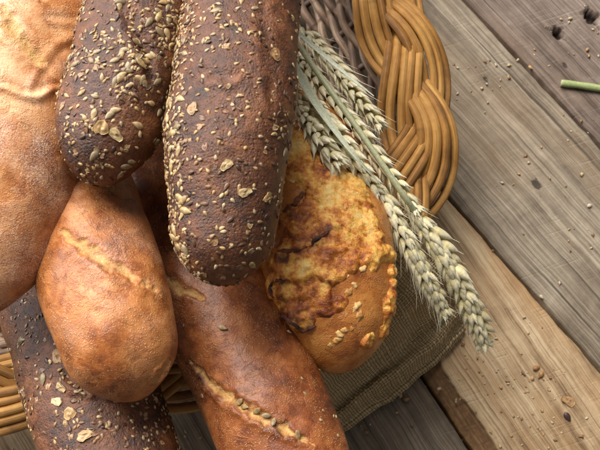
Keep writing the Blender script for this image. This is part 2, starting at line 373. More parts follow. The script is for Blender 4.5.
plank(G3, G2, 'plank_tan', -.42, .42, 520, 150, 3, knots=[], strip=.0155)
G4 = off(G3, -.125); plank(G4, G3, 'plank_dark', -.5, .42, 420, 110, 4, knots=[(300, 440, 4)], z=-.001)
G5 = off(G4, -.12); plank(G5, G4, 'plank_grey', -.5, .42, 300, 70, 5)
G6 = off(G5, -.12); plank(G6, G5, 'plank_tan', -.5, .42, 300, 70, 6)
G7 = off(G6, -.12); plank(G7, G6, 'plank_grey', -.5, .42, 200, 50, 7)
plank(off(G1, .13), off(G1, .25), 'plank_grey', -.35, .30, 200, 50, 8)
u = make_mesh('gap_shade_sheet', [(-1, -1, -.03), (1, -1, -.03), (1, 1, -.03), (-1, 1, -.03)], [(0, 1, 2, 3)], M['under'])  # near-black sheet added below the planks to make the gaps dark
link('gap_shade_sheet', u, table)

# ------------------------------------------------------------------ basket
RZ = .088
rim_px = [(372, -30), (402, 40), (418, 96), (419, 146), (402, 198), (345, 278), (262, 334), (175, 368), (95, 388), (10, 392), (-90, 385),
          (-230, 330), (-320, 200), (-340, 20), (-250, -150), (-60, -260), (150, -255), (300, -160)]
rim = np.array([P(x, y, RZ) for x, y in rim_px])
rim_c = catmull(rim, 2400, True); rim_c = np.vstack([rim_c, rim_c[0]]); rim_c, rs = resample(rim_c, 1601); RIML = rs[-1]; rim_c = rim_c[:-1]; rs = rs[:-1]
cen = rim_c.mean(0)
basket = thing('wicker_basket', 'round honey brown wicker basket with thick plaited rim, holding the breads', 'basket', (cen[0], cen[1], 0.0))
BL = np.array(basket.location)
T = unit(np.roll(rim_c, -1, 0) - np.roll(rim_c, 1, 0)); ZZ = np.tile([0, 0, 1.0], (len(T), 1)); OUT = np.cross(T, ZZ)
if (OUT * (rim_c - cen)).sum() < 0: OUT = -OUT
def rim_at(s):
    x = np.mod(s, RIML) / RIML * len(rim_c); i = np.floor(x).astype(int) % len(rim_c); j = (i + 1) % len(rim_c); f = (x - np.floor(x))[:, None]
    return rim_c[i] * (1 - f) + rim_c[j] * f, unit(OUT[i] * (1 - f) + OUT[j] * f)
NPER = round(RIML / .205); ROD = .0031; AMP = .0138
def rod_path(k, m, s, jit):
    ph = 2 * math.pi * NPER * s / RIML + 2 * math.pi * k / 3 + 1.2
    lat = AMP * np.sin(ph); hgt = .0052 * np.sin(2 * ph)
    lat = lat + (m - 2) * ROD * 1.95 * (1 - .10 * np.abs(np.cos(ph))) + jit[0] * .0006 + .0007 * np.sin(s * 31 + jit[1])
    hgt = hgt + .0005 * np.sin(s * 43 + jit[2]) + .0009 * (2 - abs(m - 2)) + .0008 * math.sin(m * 2.4 + k)
    q = lat / .028; hgt = hgt - .010 * q * q * np.abs(q)
    p, o = rim_at(s)
    return p + o * lat[:, None] + np.array([0, 0, 1.0]) * hgt[:, None]
ipx = int(np.argmin(np.linalg.norm(proj(rim_c) - np.array([408, 88]), axis=1))); s_cut = rs[ipx]
for k in range(3):
    for m in range(5):
        jit = rng.normal(size=3); nseg = 2
        st = RIML * rng.uniform(.66, .84)
        brk = [st, st + RIML]
        if (k, m) == (1, 2): brk = [st - RIML, s_cut, st]
        for q in range(len(brk) - 1):
            a, b = brk[q] + .004, brk[q + 1] - .004
            s = np.linspace(a, b, int((b - a) / .0022)); pts = rod_path(k, m, s, jit)
            r = ROD * (1 + .10 * np.sin(s * 9 + jit[0] * 4) + .05 * fbm(np.c_[s, s * 0, s * 0], 60, 2, k * 5 + m))
            V, Fc, uv = tube(pts, r, 9)
            link('rim_rod', make_mesh('rim_rod', V - BL, Fc, M['honey_rod'], uv=uv), basket)
# wall: rows of bark-brown weavers over stakes
def wall_at(s, h):   # h 0 at the rim, 1 at the base
    p, o = rim_at(s); inw = .010 + .060 * h ** 1.3
    q = p - o * inw if np.isscalar(inw) else p - o * inw[:, None]
    q[:, 2] = (RZ - .012) * (1 - h) + .006 * h; return q, o
NST = 46
for r_i in range(17):
    h = r_i / 16; s = np.linspace(0, RIML, 620, endpoint=False); p, o = wall_at(s, h)
    und = .0032 * np.sin(math.pi * NST * s / RIML + math.pi * r_i)
    jz = .0012 * fbm(np.c_[s, s * 0 + r_i * 3.1, s * 0], 25, 3, 7)
    p = p + o * (und + .001 * fbm(np.c_[s, s * 0 + r_i * 9.1, s * 0], 40, 2, 3))[:, None]; p[:, 2] += jz
    rad = .0031 * (1 + .22 * fbm(np.c_[s, s * 0 + r_i, s * 0], 22, 3, 4))
    V, Fc, uv = tube(p, rad, 8, closed=True)
    link('weaver', make_mesh('weaver', V - BL, Fc, M['bark_rod'], uv=uv), basket)
for k in range(NST):
    s0 = (k + .5) / NST * RIML; hh = np.linspace(-.02, 1, 24); s = s0 + .002 * np.sin(hh * 5 + k)
    p = np.vstack([wall_at(np.array([a]), float(max(b, 0)))[0] for a, b in zip(s, hh)]); V, Fc, uv = tube(p, .0026, 7, ref=(1, .2, 0))
    link('stake', make_mesh('stake', V - BL, Fc, M['stake'], uv=uv), basket)
bp, _ = wall_at(np.linspace(0, RIML, 90, endpoint=False), .985)
V = np.vstack([bp + [0, 0, .002], bp * [1, 1, 0] + [0, 0, .002], [cen[0], cen[1], .0075], [cen[0], cen[1], .002]]); n = 90
Fc = [(i, (i + 1) % n, 2 * n) for i in range(n)] + [((i + 1) % n + n, i + n, 2 * n + 1) for i in range(n)] + [(i + n, (i + 1) % n + n, (i + 1) % n, i) for i in range(n)]
link('base', make_mesh('base', V - BL, Fc, M['base'], uv=np.c_[V[:, 0], V[:, 1] * 20]), basket)

# ------------------------------------------------------------------ burlap
ctrl = np.array([[P(*q) for q in row] for row in [
    [(200, 300, .06), (262, 240, .06), (320, 185, .06), (362, 148, .06)],
    [(235, 335, .095), (292, 285, .095), (345, 232, .095), (378, 190, .092)],
    [(268, 362, .108), (325, 308, .112), (378, 252, .110), (408, 214, .104)],
    [(292, 392, .080), (352, 338, .084), (408, 285, .080), (436, 255, .070)],
    [(310, 415, .040), (374, 366, .042), (430, 318, .040), (456, 292, .032)],
    [(328, 432, .009), (392, 389, .009), (444, 346, .009), (462, 322, .008)]]])
nb, nc = 170, 170
B1 = np.stack([catmull(ctrl[:, j], nb) for j in range(4)], 1)
S = np.stack([catmull(B1[i], nc) for i in range(nb)], 0)
vv = np.cumsum(np.r_[0, np.linalg.norm(np.diff(S[:, nc // 2], axis=0), axis=1)]); uu = np.cumsum(np.r_[0, np.linalg.norm(np.diff(S[nb - 20], axis=0), axis=1)])
UVb = np.stack(np.meshgrid(vv, uu, indexing='ij'), -1)
q3 = np.concatenate([UVb, np.zeros_like(UVb[..., :1])], -1)
wr = .0022 * fbm(q3 * [1, .45, 1], 45, 3, 2) + .0032 * np.sin(UVb[..., 1] * 70 + 14 * UVb[..., 0] + 2 * fbm(q3, 12, 2, 8)) * sstep(.3, .9, np.linspace(0, 1, nb))[:, None]
fade = 1 - sstep(.93, 1, np.linspace(0, 1, nb))[:, None]
tv = np.linspace(0, 1, nb)[:, None] * np.ones((1, nc)); ridge_ = .0075 * np.exp(-((tv - .925 + .012 * np.sin(UVb[..., 1] * 50)) / .035) ** 2) - .004 * np.exp(-((tv - .83) / .05) ** 2) + .007 * np.exp(-((tv - .62 - 1.6 * (UVb[..., 1] - .07)) / .05) ** 2)
Sd = S.copy(); Sd[..., 2] += wr * (fade * .85 + .15) + ridge_; Sd[..., :2] += (.0016 * fbm(q3, 40, 3, 6))[..., None] * np.array([.7, -.7])
bl = S[-1].mean(0) * [1, 1, 0]
cloth = thing('burlap_cloth', 'coarse olive brown burlap hanging over the basket rim under the cheese bread', 'cloth', bl)
V = Sd.reshape(-1, 3); uv = UVb.reshape(-1, 2)
# rolled hem curls back under the last row
hemrows = []; edge = Sd[-1]; prev = Sd[-6]; dr = unit((edge - prev) * [1, 1, 0])
ha = np.linspace(0, math.pi, 10)[1:]; hr = .0052
for i_, a in enumerate(ha):
    hemrows.append(edge + dr * (hr * math.sin(a)) + np.array([0, 0, -1.0]) * (hr * (1 - math.cos(a)) * .85))
V = np.vstack([V] + hemrows); uv = np.vstack([uv] + [np.stack([np.full(nc, vv[-1] + .0013 * (i_ + 1)), uu], 1) for i_ in range(len(ha))])
me = make_mesh('weave', V - bl, grid_faces(nb + len(ha), nc, False), M['burlap'], uv=uv); ob = link('weave', me, cloth)
sm = ob.modifiers.new('thick', 'SOLIDIFY'); sm.thickness = .0012; sm.offset = -1
# stitches and loose fibres along the hem
def fibre(name, pts, r, mat, parent, base, tint):
    V, Fc, uv = tube(pts, r, 5); link(name, make_mesh(name, V - base, Fc, mat, {'tint': np.tile(tint, (len(V), 1))}, uv), parent)
M['fibre'] = attr_mat('jute_fibre', .8, .2, 900, .3, .0001)
hl = Sd[-9]
for k in range(16):
    i = int(nc * (.08 + .055 * k)); c = hl[i] + [0, 0, .0012]; d = unit(hl[i + 2] - hl[i]); d2 = unit(d + .5 * dr[i])
    p = c + np.linspace(-1, 1, 9)[:, None] * d2 * .0026 + np.array([0, 0, 1.]) * (.0007 * np.cos(np.linspace(-1.5, 1.5, 9)))[:, None]
    fibre('stitch', p, .00065 * np.sqrt(np.cos(np.linspace(-1.3, 1.3, 9))), M['fibre'], ob, bl, (.34, .27, .15))
fv, ff, fo = [], [], 0
for k in range(60):
    i = rng.integers(4, nc - 4); a = rng.uniform(-1, 1); L = rng.uniform(.003, .010); p0 = edge[i] + [0, 0, -.003]
    d = dr[i] * np.cos(a) + np.array([-dr[i][1], dr[i][0], 0]) * np.sin(a)
    tt = np.linspace(0, 1, 7)[:, None]; p = p0 + d * L * tt + np.array([-d[1], d[0], 0]) * (rng.normal() * .003) * tt ** 2 + np.array([0, 0, 1.]) * (.001 * np.sin(tt * 3))
    p[:, 2] = np.maximum(p[:, 2], .001); V, Fc, _ = tube(p, .00012, 4); fv.append(V); ff += [tuple(x + fo for x in f) for f in Fc]; fo += len(V)
fr = np.vstack(fv); o = link('loose_fibres', make_mesh('loose_fibres', fr - bl, ff, M['fibre'], {'tint': np.tile((.36, .29, .17), (len(fr), 1))}), ob); o['kind'] = 'stuff'

# ------------------------------------------------------------------ loaves
class Loaf:
    """A hand-shaped loaf: tapered body along a bent spine, rounded ends, flatter bottom."""
    def __init__(s, spine, nu, nv, flat=.85, bottom=.75, e0=1.15, e1=1.15, p0=.5, p1=.5, lump=.06, seed=0):
        W = np.array([P(x, y, z) for x, y, z, r in spine]); R = np.array([r * depth(p) / F for p, (x, y, z, r) in zip(W, spine)])
        c = catmull(np.c_[W, R], 500); c, sl = resample(c, 500); L = sl[-1]
        t = np.linspace(0, 1, nu); x = L * (.55 * t + .45 * (.5 - .5 * np.cos(math.pi * t))); x[0] = L * .0004; x[-1] = L * .9996
        C = np.stack([np.interp(x, sl, c[:, i]) for i in range(4)], 1); r = C[:, 3]; E0 = e0 * r[nu // 6]; E1 = e1 * r[-nu // 6]
        cap = np.ones(nu); m = x < E0; cap[m] = (1 - ((E0 - x[m]) / E0) ** 2) ** p0; m = L - x < E1; cap[m] *= (1 - ((E1 - (L - x[m])) / E1) ** 2) ** p1
        T = unit(np.gradient(C[:, :3], axis=0)); N, B = frames(T, np.tile([0, 0, 1.0], (nu, 1)))
        th = np.linspace(-math.pi, math.pi, nv, endpoint=False); cz = np.cos(th); sz = np.sin(th)
        cz = np.where(cz < 0, cz * bottom, cz) * flat
        dirs = cz[None, :, None] * N[:, None] + sz[None, :, None] * B[:, None]
        s.V = C[:, None, :3] + dirs * (r * cap)[:, None, None]; s.nu, s.nv, s.R, s.L = nu, nv, float(R.mean()), L
        s.u = np.repeat((x / L)[:, None], nv, 1); s.th = np.repeat(th[None], nu, 0)
        s.V = s.V + s.normals() * (s.R * lump * fbm(s.V, 1 / (s.R * 1.4), 3, seed + 1) * cap[:, None])[..., None]
        s.base = s.V.copy(); s.N = s.normals(); s.att = {k: np.zeros((nu, nv)) for k in ('bake_shade', 'score', 'flour', 'char')}
        s.cap = cap; s.seed = seed
    def normals(s):
        V = s.V; du = np.gradient(V, axis=0); dv = np.roll(V, -1, 1) - np.roll(V, 1, 1); n = unit(np.cross(dv, du))
        ctr = V.mean(1, keepdims=True)
        if ((V - ctr) * n).sum() < 0: n = -n
        return n
    def find(s, px, py):
        if not hasattr(s, 'pp'): s.pp = proj(s.base); s.fr = ((CAM - s.base) * s.N).sum(-1) > 0
        d = ((s.pp - [px, py]) ** 2).sum(-1) + np.where(s.fr, 0, 1e9); return np.unravel_index(np.argmin(d), d.shape)
    def at(s, px, py): i, j = s.find(px, py); return s.base[i, j]
    def mm(s, r): return r * depth(s.base[s.nu // 2, s.nv // 2]) / F
    def dist(s, pxs, taper=True, n=50, wob=.0012):
        pts = catmull(np.array([s.at(*p) for p in pxs]), n); tg = unit(np.gradient(pts, axis=0)); X = s.base.reshape(-1, 3)
        best = np.full(len(X), 9.0); k = np.zeros(len(X), int)
        for i in range(n):
            d = np.linalg.norm(X - pts[i], axis=1); m = d < best; best[m] = d[m]; k[m] = i
        side = np.sign((np.cross(tg[k], s.N.reshape(-1, 3)) * (X - pts[k])).sum(1))
        tp = np.sqrt(np.clip(np.sin(math.pi * (.04 + .92 * k / (n - 1))), 0, 1)) if taper else np.ones(len(X))
        best = best + wob * fbm(X, 180, 3, s.seed + 2); return best.reshape(s.nu, s.nv), side.reshape(s.nu, s.nv), tp.reshape(s.nu, s.nv)
    def push(s, h): s.V = s.V + s.N * h[..., None]
    def slash(s, pxs, wpx, deep=.0025, lip=.0018, pale=1.0, ear=.5, wob=None, sharp=False):
        wob = (.0006 if sharp else .0022) if wob is None else wob
        d, sd, tp = s.dist(pxs, wob=wob); w = s.mm(wpx) * tp + 1e-5
        g = np.exp(-(np.maximum(d, 0) / w) ** 2)
        if sharp: g = np.exp(-np.maximum(d, 0) / (.6 * w))
        s.push(-deep * tp * g + lip * tp * np.exp(-((d - 1.7 * w) / (.9 * w)) ** 2) * (1 + ear * sd))
        s.att['score'] = np.maximum(s.att['score'], pale * (1 - sstep(.35, 1.5, d / w)) * sstep(.05, .3, tp))
        s.att['bake_shade'] += .05 * np.exp(-((d - 1.7 * w) / (.8 * w)) ** 2) * tp
    def blob(s, px, py, rpx):
        c = s.at(px, py); return np.exp(-(np.linalg.norm(s.base - c, axis=-1) / s.mm(rpx)) ** 2)
    def finish(s, name, part, mat, label, group=None):
        V = s.V.reshape(-1, 3); s.loc = np.array([V[:, 0].mean(), V[:, 1].mean(), V[:, 2].min()])
        s.root = thing(name, label, 'bread', s.loc, group)
        Fc = grid_faces(s.nu, s.nv, True)
        Fl = np.vstack([Fc])
        s.crust = link(part, make_mesh(part, V - s.loc, Fl[:, ::-1], M[mat], {k: a.ravel() for k, a in s.att.items() if k != 'char'}), s.root)
        s.Vn = s.normals(); return s

# ---- seed templates (unit: metres), x is the long axis, z up from the crust
def teardrop(L, W, H, n=7, k=8, point=.55):
    x = np.linspace(0, 1, n); r = np.sin(math.pi * x ** point) ** .75; r[0] = r[-1] = .04; th = np.linspace(0, 2 * math.pi, k, endpoint=False)
    V = np.stack([np.repeat((x - .5) * L, k), (r[:, None] * np.cos(th)[None] * W / 2).ravel(), (r[:, None] * np.sin(th)[None] * H / 2).ravel()], 1)
    return V, grid_faces(n, k, True)
def flake(R, seed, n=9, k=14):
    r = np.linspace(0.02, 1, n); th = np.linspace(0, 2 * math.pi, k, endpoint=False); rr = 1 + .16 * np.sin(2 * th + seed) + .12 * np.sin(3 * th + seed * 2.3) + .06 * np.sin(7 * th + seed)
    X = (r[:, None] * rr[None] * np.cos(th)) * R; Y = (r[:, None] * rr[None] * np.sin(th)) * R * .78
    q = np.stack([X, Y, np.full_like(X, seed)], -1); Z = .16 * R * fbm(q, 2.2 / R, 3, seed) + .10 * R * (1 - r[:, None] ** 2) - .10 * R * np.exp(-(Y / (R * .12)) ** 2)
    V = np.stack([X, Y, Z + .0007], -1).reshape(-1, 3); Vb = V.copy(); Vb[:, 2] -= .0009
    Fc = grid_faces(n, k, True); return np.vstack([V, Vb]), np.vstack([Fc, Fc[:, ::-1] + len(V), np.stack([(n - 1) * k + np.arange(k), (n - 1) * k + (np.arange(k) + 1) % k, (n - 1) * k + (np.arange(k) + 1) % k + len(V), (n - 1) * k + np.arange(k) + len(V)], 1)[:, ::-1]])
def basis(nrm, ang, tilt=0.0):
    a = np.array([1.0, 0, 0]) if abs(nrm[0]) < .8 else np.array([0, 1.0, 0])
    t1 = unit(np.cross(nrm, a)); t2 = np.cross(nrm, t1); x = t1 * math.cos(ang) + t2 * math.sin(ang); x = unit(x + nrm * tilt); y = unit(np.cross(nrm, x)); z = np.cross(x, y)
    return np.stack([x, y, z], 1)
SES = [(.40, .26, .12), (.52, .37, .19), (.29, .165, .07), (.42, .31, .18), (.18, .09, .04), (.44, .285, .115)]
FLAX = [(.10, .045, .02), (.06, .03, .018), (.16, .08, .04)]
SUN = [(.30, .22, .12), (.43, .30, .15), (.23, .165, .09), (.38, .255, .11)]
OAT = [(.42, .26, .11), (.52, .37, .19), (.32, .18, .075)]
ses_t = teardrop(.0031, .0019, .0010, 7, 7, .7); flax_t = teardrop(.0042, .0022, .0010, 7, 7, .7)
def scatter(lf, weight, n, name, tmpl, cols, size=(.65, 1.08), lift=.0001, mind=.0, tilt=.2):
    """many seeds too small to pick apart: one part"""
    a = np.linalg.norm(np.cross(np.gradient(lf.V, axis=0), np.roll(lf.V, -1, 1) - lf.V), axis=-1)
    p = np.clip(weight, 0, None) * a; p = (p / p.sum()).ravel(); idx = rng.choice(len(p), size=n, p=p)
    Vt, Ft = tmpl; Vs = []; Fs = []; Cs = []; X = lf.V.reshape(-1, 3); Nn = lf.Vn.reshape(-1, 3); tpos = np.linspace(0, 1, len(Vt))
    for q, i in enumerate(idx):
        Bm = basis(Nn[i], rng.uniform(0, 6.28), rng.normal() * tilt); sz = rng.uniform(*size)
        jit = Bm @ (rng.normal(size=3) * [.0005, .0005, 0])
        Vs.append((Vt * sz) @ Bm.T + X[i] + Nn[i] * lift * sz + jit - lf.loc); Fs.append(Ft + q * len(Vt))
        c = np.array(cols[rng.integers(len(cols))]) * rng.uniform(.75, 1.15); Cs.append(np.tile(c, (len(Vt), 1)))
    o = link(name, make_mesh(name, np.vstack(Vs), np.vstack(Fs), M['seed'], {'tint': np.vstack(Cs)}), lf.root); o['kind'] = 'stuff'; return o
chip_t = flake(.0016, 3.1, 4, 8)
CHIP = [(.30, .17, .08), (.20, .10, .05), (.42, .27, .13), (.14, .07, .035), (.36, .25, .14)]
def chips(lf, w_, n): return scatter(lf, w_, n, 'grain_chips', chip_t, CHIP, (.5, 1.5), -.0006, tilt=.3)
_meshes = {}
def big_seed(lf, i, j, kind, size=1.0, ang=None, lift=.0002):
    """a kernel or flake large enough to be told apart: a part of its own, sharing mesh data"""
    v = int(rng.integers(4)); key = (kind, v)
    if key not in _meshes:
        if kind == 'sunflower_seed': Vt, Ft = teardrop(.0070 + .0005 * v, .0040, .0020, 9, 10, .78); c = SUN[v]
        elif kind == 'pumpkin_seed': Vt, Ft = teardrop(.0105, .0058, .0022, 9, 10, .7); c = (.22, .17, .085)
        elif kind == 'nut_piece': Vt, Ft = teardrop(.0066 + .001 * v, .0046, .0040, 11, 12, 1.0); Vt = Vt * (1 + .45 * fbm(Vt, 420, 3, v))[:, None]; c = [(.66, .38, .12), (.62, .33, .09), (.72, .46, .18), (.56, .27, .07)][v]
        else: Vt, Ft = flake(.0042 + .0004 * v, 1.3 * v + .7); c = OAT[v % 3]
        c = np.tile(c, (len(Vt), 1)) * (1 + .55 * fbm(Vt, 600, 3, v)).clip(.45, 1.4)[:, None]; _meshes[key] = make_mesh(kind, Vt, Ft, M['seed'], {'tint': c})
    nrm = lf.Vn[i, j]; Bm = basis(nrm, rng.uniform(0, 6.28) if ang is None else ang, rng.normal() * .08)
    o = link(kind, _meshes[key], lf.root)
    mt = Matrix(Bm.tolist()).to_4x4(); mt.translation = Vector((lf.V[i, j] + nrm * lift - lf.loc).tolist()); o.matrix_local = mt @ Matrix.Scale(size, 4); return o
def many_big(lf, weight, n, kind, size=(.7, 1.05), lift=.0003):
    a = np.linalg.norm(np.cross(np.gradient(lf.V, axis=0), np.roll(lf.V, -1, 1) - lf.V), axis=-1); p = np.clip(weight, 0, None) * a; p = (p / p.sum()).ravel()
    for i in rng.choice(len(p), size=n, p=p): big_seed(lf, i // lf.nv, i % lf.nv, kind, rng.uniform(*size), lift=lift)

SEEDED = 'dark seeded loaves in the basket'
# left big floury loaf
L1 = Loaf([(62, -190, .17, 60), (40, -80, .185, 82), (12, 60, .19, 88), (-8, 170, .19, 88), (-25, 318, .185, 60)], 300, 260, .82, .75, 1.3, 1.05, seed=3)
L1.slash([(6, 8), (20, 38), (42, 64)], 7, .0012, .0008, 1.0)
L1.slash([(-30, 84), (6, 84), (30, 92), (50, 84), (74, 86)], 4, .0020, .0013, .22, .95, sharp=True)
L1.slash([(30, 92), (46, 76), (60, 54), (84, 40), (110, 32)], 5, .0008, .0005, .12, -.95, sharp=True)
L1.slash([(44, 16), (66, 18), (98, 26)], 4, .0007, .0004, .25, .7, sharp=True)
L1.slash([(46, -12), (40, 2)], 4, .0006, .0006, .5)
L1.att['flour'] = np.clip(.12 + .8 * fbm(L1.base, 40, 3, 5), 0, 1) * (np.cos(L1.th) > -.2) + .7 * L1.blob(45, 138, 14) + .45 * L1.blob(20, 260, 30)
L1.att['bake_shade'] += -.12 + .22 * sstep(.3, 1.1, np.abs(L1.th)) + .14 * sstep(.6, .85, L1.u) + .26 * L1.blob(62, 78, 13) + .26 * L1.blob(78, 64, 15) + .2 * L1.blob(85, 8, 16) + .10 * L1.blob(62, 110, 18) - .10 * L1.blob(20, 40, 40) + .08 * fbm(L1.base, 30, 3, 2)  # browning, plus light fall-off painted in: paler upper top, darker sides and lower end
L1.finish('floury_loaf', 'crust', 'white_crust', 'big pale golden floury loaf with slashed top at the left edge of the picture')

# upper left dark seeded loaf
L2 = Loaf([(188, -190, .165, 44), (168, -90, .195, 56), (140, 20, .212, 58), (112, 112, .215, 55), (96, 186, .212, 42)], 280, 240, .86, .75, 1.3, 1.0, seed=8)
L2.slash([(122, -10), (132, 20), (148, 60), (150, 85)], 7, .0018, .001, 0, .8)
L2.att['bake_shade'] += .06 * fbm(L2.base, 40, 3, 2)
L2.finish('seeded_loaf', 'crust', 'rye', 'dark brown seeded loaf wedged between the floury loaf and the long middle loaf', SEEDED)
den = np.clip(.35 + 1.0 * fbm(L2.base, 45, 3, 4), .05, 2) * (np.cos(L2.th) > -.35) + 1.3 * L2.blob(128, 60, 26) + 1.2 * L2.blob(165, 25, 22) + .8 * L2.blob(95, 45, 20)
scatter(L2, den, 1300, 'sesame_seeds', ses_t, SES); chips(L2, den, 260); scatter(L2, den, 300, 'flax_seeds', flax_t, FLAX)
many_big(L2, 1.6 * L2.blob(128, 60, 22) + .9 * L2.blob(165, 20, 20) + .12 * (np.cos(L2.th) > -.2), 110, 'sunflower_seed', (.55, .95), .0001)
for x, y in [(115, 134), (102, 127)]: big_seed(L2, *L2.find(x, y), 'oat_flake', .8)

# centre dark seeded loaf
L3 = Loaf([(248, -200, .175, 48), (243, -90, .205, 58), (237, 40, .222, 60), (228, 150, .224, 61.5), (222, 286, .215, 46)], 300, 250, .86, .75, 1.3, .95, seed=14)
L3.slash([(196, 58), (206, 72), (226, 76), (246, 70)], 4.5, .0010, .0006, 0, .6)
L3.slash([(262, -5), (264, 30), (272, 70), (270, 110)], 8, .0006, .0003, 0, .6)
L3.att['bake_shade'] += .08 * L3.blob(240, 60, 40) + .06 * fbm(L3.base, 40, 3, 2)
L3.finish('seeded_loaf', 'crust', 'rye', 'long dark brown seeded loaf on top in the middle of the basket', SEEDED)
sideL = sstep(.55, 1.0, -L3.th * (1 if proj(L3.base[150, 60][None])[0, 0] < proj(L3.base[150, 190][None])[0, 0] else -1)) * (np.cos(L3.th) > -.4)
den = .28 + np.clip(1.1 * fbm(L3.base, 42, 3, 4), 0, 2) + 2.0 * sideL + .8 * L3.blob(205, 20, 30) + .8 * L3.blob(278, 110, 26) + .5 * L3.blob(240, 235, 35); den *= (np.cos(L3.th) > -.4)
scatter(L3, den, 1900, 'sesame_seeds', ses_t, SES); chips(L3, den, 420); scatter(L3, den, 420, 'flax_seeds', flax_t, FLAX)
many_big(L3, 1.9 * sideL + .6 * L3.blob(200, 20, 25) + .10 * (np.cos(L3.th) > 0), 150, 'sunflower_seed', (.55, .95), .0001)
for x, y in [(226, 165), (275, 54), (192, 108), (245, 192), (268, 198)]: big_seed(L3, *L3.find(x, y), 'oat_flake', .68)

# lower left dark seeded loaf
L5 = Loaf([(28, 245, .098, 45), (55, 305, .112, 56), (85, 375, .130, 64), (118, 470, .142, 66), (140, 560, .150, 50)], 280, 240, .84, .75, 1.2, 1.1, seed=21)
L5.slash([(60, 372), (85, 385), (120, 392)], 5, .0025, .0018, 0, .6)
L5.att['bake_shade'] += -.04 + .06 * fbm(L5.base, 40, 3, 2)
L5.finish('seeded_loaf', 'crust', 'rye', 'dark seeded loaf with oat flakes under the golden roll, resting on the basket rim', SEEDED)
den = np.clip(.22 + 1.1 * fbm(L5.base, 50, 3, 4), .03, 2) * (np.cos(L5.th) > -.3) + .8 * L5.blob(155, 410, 22) + .5 * L5.blob(70, 430, 22)
scatter(L5, den, 560, 'sesame_seeds', ses_t, SES); chips(L5, den, 200); scatter(L5, den, 200, 'flax_seeds', flax_t, FLAX)
many_big(L5, .15 + .6 * L5.blob(45, 350, 30), 24, 'pumpkin_seed', (.6, .9))
for x, y, z_ in [(58, 356, .8), (62, 387, .7), (70, 414, .72), (85, 436, .95), (58, 402, .7), (118, 398, .8)]: big_seed(L5, *L5.find(x, y), 'oat_flake', z_)

# golden roll
L4 = Loaf([(66, 150, .150, 46), (82, 205, .168, 55), (100, 275, .180, 62), (118, 335, .186, 60), (140, 400, .178, 40)], 300, 260, .84, .75, 1.1, .95, seed=27)
L4.slash([(60, 232), (92, 252), (118, 267), (160, 294)], 7, .0014, .0006, .75, .5)
L4.slash([(150, 384), (160, 374), (168, 360)], 4, .0006, .0012, .45, .5)
L4.att['bake_shade'] += .16 * L4.blob(118, 225, 45) + .05 * fbm(L4.base, 40, 3, 2) - .10 * L4.blob(95, 280, 30) + .05 * sstep(.9, 1.4, np.abs(L4.th))
L4.att['flour'] = .35 * np.clip(fbm(L4.base, 50, 3, 6), 0, 1) + .25 * L4.blob(130, 230, 30)
L4.finish('bread_roll', 'crust', 'roll_crust', 'plump golden brown bread roll with one pale slash, lying on the lower dark loaf')

# brown loaf pointing to the lower edge
L6 = Loaf([(118, 118, .095, 42), (150, 170, .104, 54), (192, 250, .120, 60), (237, 345, .134, 61), (294, 470, .150, 60), (330, 560, .158, 44)], 320, 260, .84, .75, 1.2, 1.1, seed=33)
L6.slash([(150, 258), (172, 282), (205, 300)], 4.5, .0010, .0006, .9, .5)
L6.slash([(190, 362), (215, 388), (250, 410), (285, 430), (312, 444)], 4.6, .0018, .0009, .85, .5)
L6.att['bake_shade'] += .03 + .06 * fbm(L6.base, 40, 3, 2) + .05 * sstep(.8, 1.4, np.abs(L6.th)) - .10 * L6.blob(240, 335, 22)
L6.finish('brown_loaf', 'crust', 'loaf_crust', 'long reddish brown loaf with two slashes pointing towards the lower edge')
for k, (x, y) in enumerate([(238, 402), (246, 407), (257, 411), (266, 415), (274, 423), (298, 434), (223, 327)]): big_seed(L6, *L6.find(x, y), 'sunflower_seed', .75, ang=None, lift=.0012)
scatter(L6, (np.cos(L6.th) > 0) * 1.0, 26, 'sesame_seeds', ses_t, SES)

# cheese and onion bread
L7 = Loaf([(280, 96, .094, 34), (292, 132, .108, 52), (312, 195, .124, 66), (328, 275, .134, 68), (340, 374, .134, 48)], 320, 280, .80, .75, 1.1, 1.0, lump=.05, seed=41)
L7.att['bake_shade'] += .05 * fbm(L7.base, 40, 3, 2) + .18 * L7.blob(300, 290, 45) + .12 * L7.blob(345, 270, 40) + .10 * L7.blob(385, 300, 30) - .08 * L7.blob(335, 350, 30)
L7.finish('cheese_bread', 'crust', 'cheese_crust', 'golden bread topped with melted cheese and charred onion, on the burlap cloth')
blobs = [(300, 140, 26), (318, 168, 30), (345, 200, 34), (364, 228, 26), (312, 228, 34), (294, 262, 26), (325, 262, 22), (376, 252, 17), (388, 254, 9), (389, 306, 12), (385, 330, 9), (391, 272, 7), (392, 284, 7), (391, 295, 8), (387, 320, 8), (288, 300, 15), (302, 320, 13), (316, 298, 17), (345, 258, 14), (275, 285, 14), (340, 302, 9), (368, 340, 7)]
Mk = np.zeros_like(L7.u)
for b in blobs: Mk = np.maximum(Mk, L7.blob(*b))
Mk = Mk + .30 * fbm(L7.base, 70, 4, 3) - .1 * fbm(L7.base, 200, 2, 4); cov = sstep(.18, .62, Mk)
th_ = -.0010 + cov * (.0030 + .0021 * fbm(L7.base, 85, 3, 6) + .0008 * fbm(L7.base, 260, 3, 7)); th_ = th_ + .0020 * np.maximum(L7.blob(388, 254, 9), .6 * L7.blob(390, 306, 10))
char = np.zeros_like(L7.u); warp = L7.base + .0065 * np.stack([fbm(L7.base, 120, 3, q) for q in (21, 22, 23)], -1)
